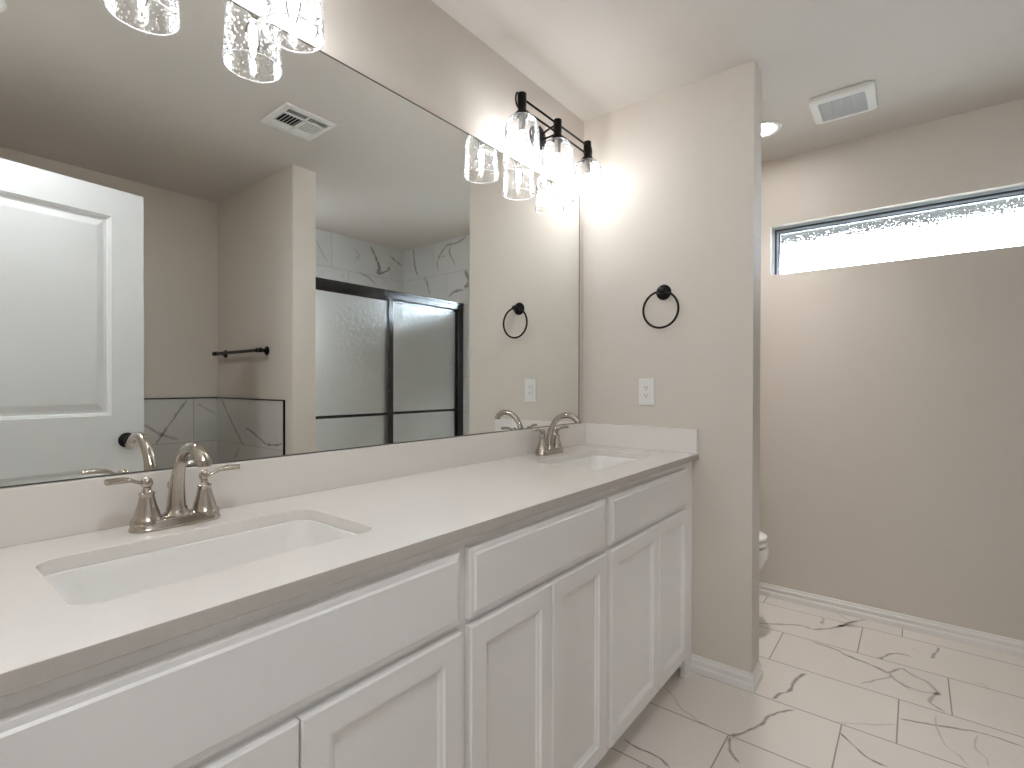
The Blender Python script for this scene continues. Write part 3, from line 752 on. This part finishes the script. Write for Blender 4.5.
reg = empty('air_register', (1.282, 0.159, H), 'white square ceiling air register seen in the mirror', 'air vent')
mb = MB(); h = 0.127
lv = [(h, -.0005), (h, -.003), (h - .004, -.008), (0.100, -.010), (0.098, -.004)]
mb.grid([[Vector((sx * r, sy * r, z)) for sx, sy in ((1, 1), (-1, 1), (-1, -1), (1, -1))] for r, z in lv], True, False, False, 0, False)
mb.box(-.004, -.099, -.010, .004, .099, -.005)
for y in (.052, -.052): mb.box(-.099, y - .005, -.010, .099, y + .005, -.005)
mb.build('frame', M['vent'], reg)
mb = MB(); mb.box(-.1, -.1, -.0012, .1, .1, -.0006); mb.build('duct', M['dark'], reg)
def slat(along, x, y, ln, w, ang):
    b = bmesh.new(); bmesh.ops.create_cube(b, size=1)
    sc = Matrix.Diagonal((ln, w, .0012, 1)) if along == 'X' else Matrix.Diagonal((w, ln, .0012, 1))
    R = Matrix.Rotation(ang, 4, 'X' if along == 'X' else 'Y')
    bmesh.ops.transform(b, matrix=Matrix.Translation((x, y, -.0075)) @ R @ sc, verts=b.verts[:]); return b
A = math.radians(40)
for sx in (-1, 1):
    mb = MB()
    for i in range(6): mb.add(slat('Y', sx * .0135 + sx * i * .0160, 0, .094, .0100, sx * A))
    for sy in (-1, 1):
        for i in range(3): mb.add(slat('X', sx * .0515, sy * (.064 + i * .0125), .092, .0110, -A * sy))
    mb.build('louvers', M['vent'], reg)

# ------------------------------------------------------------------ sliding shower door
sd = empty('shower_door', (2.39, -0.54, 0.10), 'black framed sliding shower door with two obscure glass panels, seen in the mirror', 'shower door')
so_ = Vector((-2.39, 0.54, -0.10))
def sp(mb, name, mt, parent=None):
    bmesh.ops.translate(mb.bm, verts=mb.bm.verts[:], vec=so_); return mb.build(name, mt, parent or sd)
X0, X1 = XD1 + .009, XW - .009
mb = MB()
mb.box(X0, -0.575, 1.812, X1, -0.522, 1.868, .002); mb.box(X0, -0.5225, 1.848, X1, -0.514, 1.868, .002); mb.box(X0, -0.5225, 1.824, X1, -0.517, 1.842, .002); mb.box(X0, -0.5225, 1.810, X1, -0.514, 1.818, .001)
sp(mb, 'header', M['blackf'])
for a, b_ in ((X0, X0 + .035), (X1 - .05, X1)):
    mb = MB(); mb.box(a, -0.575, 0.12, b_, -0.520, 1.812, .0015); sp(mb, 'jamb', M['blackf'])
mb = MB(); mb.box(X0, -0.580, 0.102, X1, -0.515, 0.122, .002); sp(mb, 'bottom_track', M['blackf'])
def slider(x0, x1, y, w1):
    mb = MB()
    z0, z1 = 0.125, 1.822; d = .010
    mb.box(x0, y - d, z1 - .032, x1, y + d, z1, .001); mb.box(x0, y - d, z0, x1, y + d, z0 + .03, .001)
    mb.box(x0, y - d, z0 + .03, x0 + .030, y + d, z1 - .032, .001); mb.box(x1 - w1, y - d, z0 + .03, x1, y + d, z1 - .032, .001)
    fr = sp(mb, 'panel_frame', M['blackf'])
    mb = MB(); mb.box(x0 + .024, y - .0025, z0 + .024, x1 - w1 + .006, y + .0025, z1 - .026); sp(mb, 'glass_panel', M['showerglass'], fr)
    mb = MB(); yb = y + .045 if y > -.545 else y + .028
    mb.box(x0 + .03, yb - .005, 0.962, x1 - w1, yb + .005, 0.981, .002)
    for xx in (x0 + .06, x1 - w1 - .03): mb.box(xx - .006, y + .002, 0.965, xx + .006, yb, 0.978)
    sp(mb, 'towel_rail', M['blackf'], fr)
slider(X0 + .012, 2.390, -0.535, 0.040)
slider(2.335, X1 - .045, -0.560, 0.018)
struct(MB().box(X0, -0.60, 0.0, X1, -0.50, 0.102, .004).build('trim_2', M['porc']))

# ------------------------------------------------------------------ toilet
tl = empty('toilet', (2.685, 1.0, 0), 'white toilet in the alcove behind the partition, only its rounded front showing', 'toilet')
def oval(y0, y1, hw, z, n=40, sq=0.0):
    """egg shape from the front tip y0 (low y) to the back y1"""
    cy = y0 + (y1 - y0) * .52; pts = []
    for k in range(n):
        a = 2 * PI * k / n; c, s = math.cos(a), math.sin(a)
        ly = (cy - y0) if s < 0 else (y1 - cy)
        e = 1.0 if s < 0 else 0.75
        pts.append(Vector((hw * (abs(c) ** e) * (1 if c > 0 else -1), cy + ly * (abs(s) ** e) * (1 if s > 0 else -1) - 1.0, z)))
    return pts
TY = 0.548
mb = MB()
mb.grid([oval(TY + .17, 1.12, .105, 0), oval(TY + .165, 1.12, .108, .02), oval(TY + .17, 1.10, .098, .06), oval(TY + .16, 1.10, .100, .16), oval(TY + .075, 1.09, .135, .24), oval(TY + .022, 1.07, .168, .31), oval(TY + .002, 1.06, .182, .355), oval(TY, 1.06, .183, .385), oval(TY + .004, 1.06, .182, .398), oval(TY + .05, 1.03, .135, .398), oval(TY + .07, .98, .115, .34), oval(TY + .13, .9, .06, .25)], True, True, True)
mb.box(-.115, .0, .30, .115, .12, .40, .02)
smoothen(mb.build('bowl', M['porc'], tl), 45)
mb = MB(); mb.grid([oval(TY + .012, 1.02, .170, .406), oval(TY + .006, 1.02, .178, .411), oval(TY + .006, 1.02, .178, .420), oval(TY + .013, 1.02, .171, .426)], True, True, True); smoothen(mb.build('seat', M['porc'], tl), 45)
mb = MB(); mb.grid([oval(TY + .014, 1.02, .170, .4345), oval(TY + .008, 1.02, .176, .440), oval(TY + .010, 1.02, .175, .449), oval(TY + .03, 1.01, .155, .457), oval(TY + .07, .99, .120, .464), oval(TY + .14, .92, .06, .467)], True, True, True); smoothen(mb.build('lid', M['porc'], tl), 45)
mb = MB(); mb.grid([[Vector((x, y, z)) for x, y in rrect(0, .145, hx, hy, .03, 5)] for hx, hy, z in ((.19, .075, .40), (.20, .085, .42), (.215, .092, .60), (.22, .095, .735))], True, True, True); smoothen(mb.build('tank', M['porc'], tl), 40)
mb = MB(); mb.grid([[Vector((x, y, z)) for x, y in rrect(0, .145, hx, hy, .032, 5)] for hx, hy, z in ((.222, .097, .735), (.228, .099, .742), (.228, .099, .762), (.222, .094, .770))], True, True, True); smoothen(mb.build('tank_lid', M['porc'], tl), 40)
mb = MB(); mb.lathe([(.012, .045), (.012, .036)], (-.16, 0, .69), 'Y', 16); mb.tube([(-.16, .038, .69), (-.14, .034, .688), (-.095, .034, .680)], .006, 10); smoothen(mb.build('flush_lever', M['nickel'], tl))

# ------------------------------------------------------------------ unseen fill lights, added to brighten the room
ec = empty('recessed_light', (0.20, 0.10, H), 'added fill light shaped as a round recessed ceiling light over the entry, out of view', 'ceiling light')  # made-up ceiling fixture, added as fill for counter and cabinets
mb = MB(); mb.lathe([(0.088, -.0005), (0.088, -.004), (0.080, -.007), (0.066, -.005), (0.062, -.001), (0.060, -.0005)], (0, 0, 0), 'Z', 40, False, False); smoothen(mb.build('trim_ring', M['plastic'], ec), 50)
mb = MB(); mb.lathe([(0.0615, -.0022), (0.0005, -.0030)], (0, 0, 0), 'Z', 40, True, True); mb.build('lens', M['entryfill'], ec)
hw = struct(empty('added_hall_window', (-1.75, 0.25, 0.60)))
mb = MB(); ringframe(mb, 0.0005, 0.03, -.80, .80, 0, 1.60, .05); mb.box(0.004, -.02, .05, 0.026, .02, 1.55); struct(mb.build('window_frame', M['trimw'], hw))  # unseen frame, added to dress the hall fill light as a window
area_light('hall_fill_light', (-1.72, 0.25, 1.40), 1.5, 1.5, HALL_FILL, HALL_FILL_C, (0, -PI / 2, 0))  # fill light added in the hall, shining in through the doorway
sc_ = empty('recessed_light', (1.86, -0.95, H), 'added fill light shaped as a round recessed light in the shower, hidden behind the wall end in the mirror', 'ceiling light')  # made-up fixture, added out of sight to brighten the shower
mb = MB(); mb.lathe([(0.088, -.0005), (0.088, -.004), (0.080, -.007), (0.066, -.005), (0.062, -.001), (0.060, -.0005)], (0, 0, 0), 'Z', 40, False, False); smoothen(mb.build('trim_ring', M['plastic'], sc_), 50)
area_light('shower_fill_light', (0, 0, -.006), 0.11, 0.11, SHOWER_FILL, SHOWER_FILL_C, parent=sc_, spread=92)
struct(MB().box(XW + .165, -6, -0.5, 14, 8, -0.4).build('ground', M['ground']))
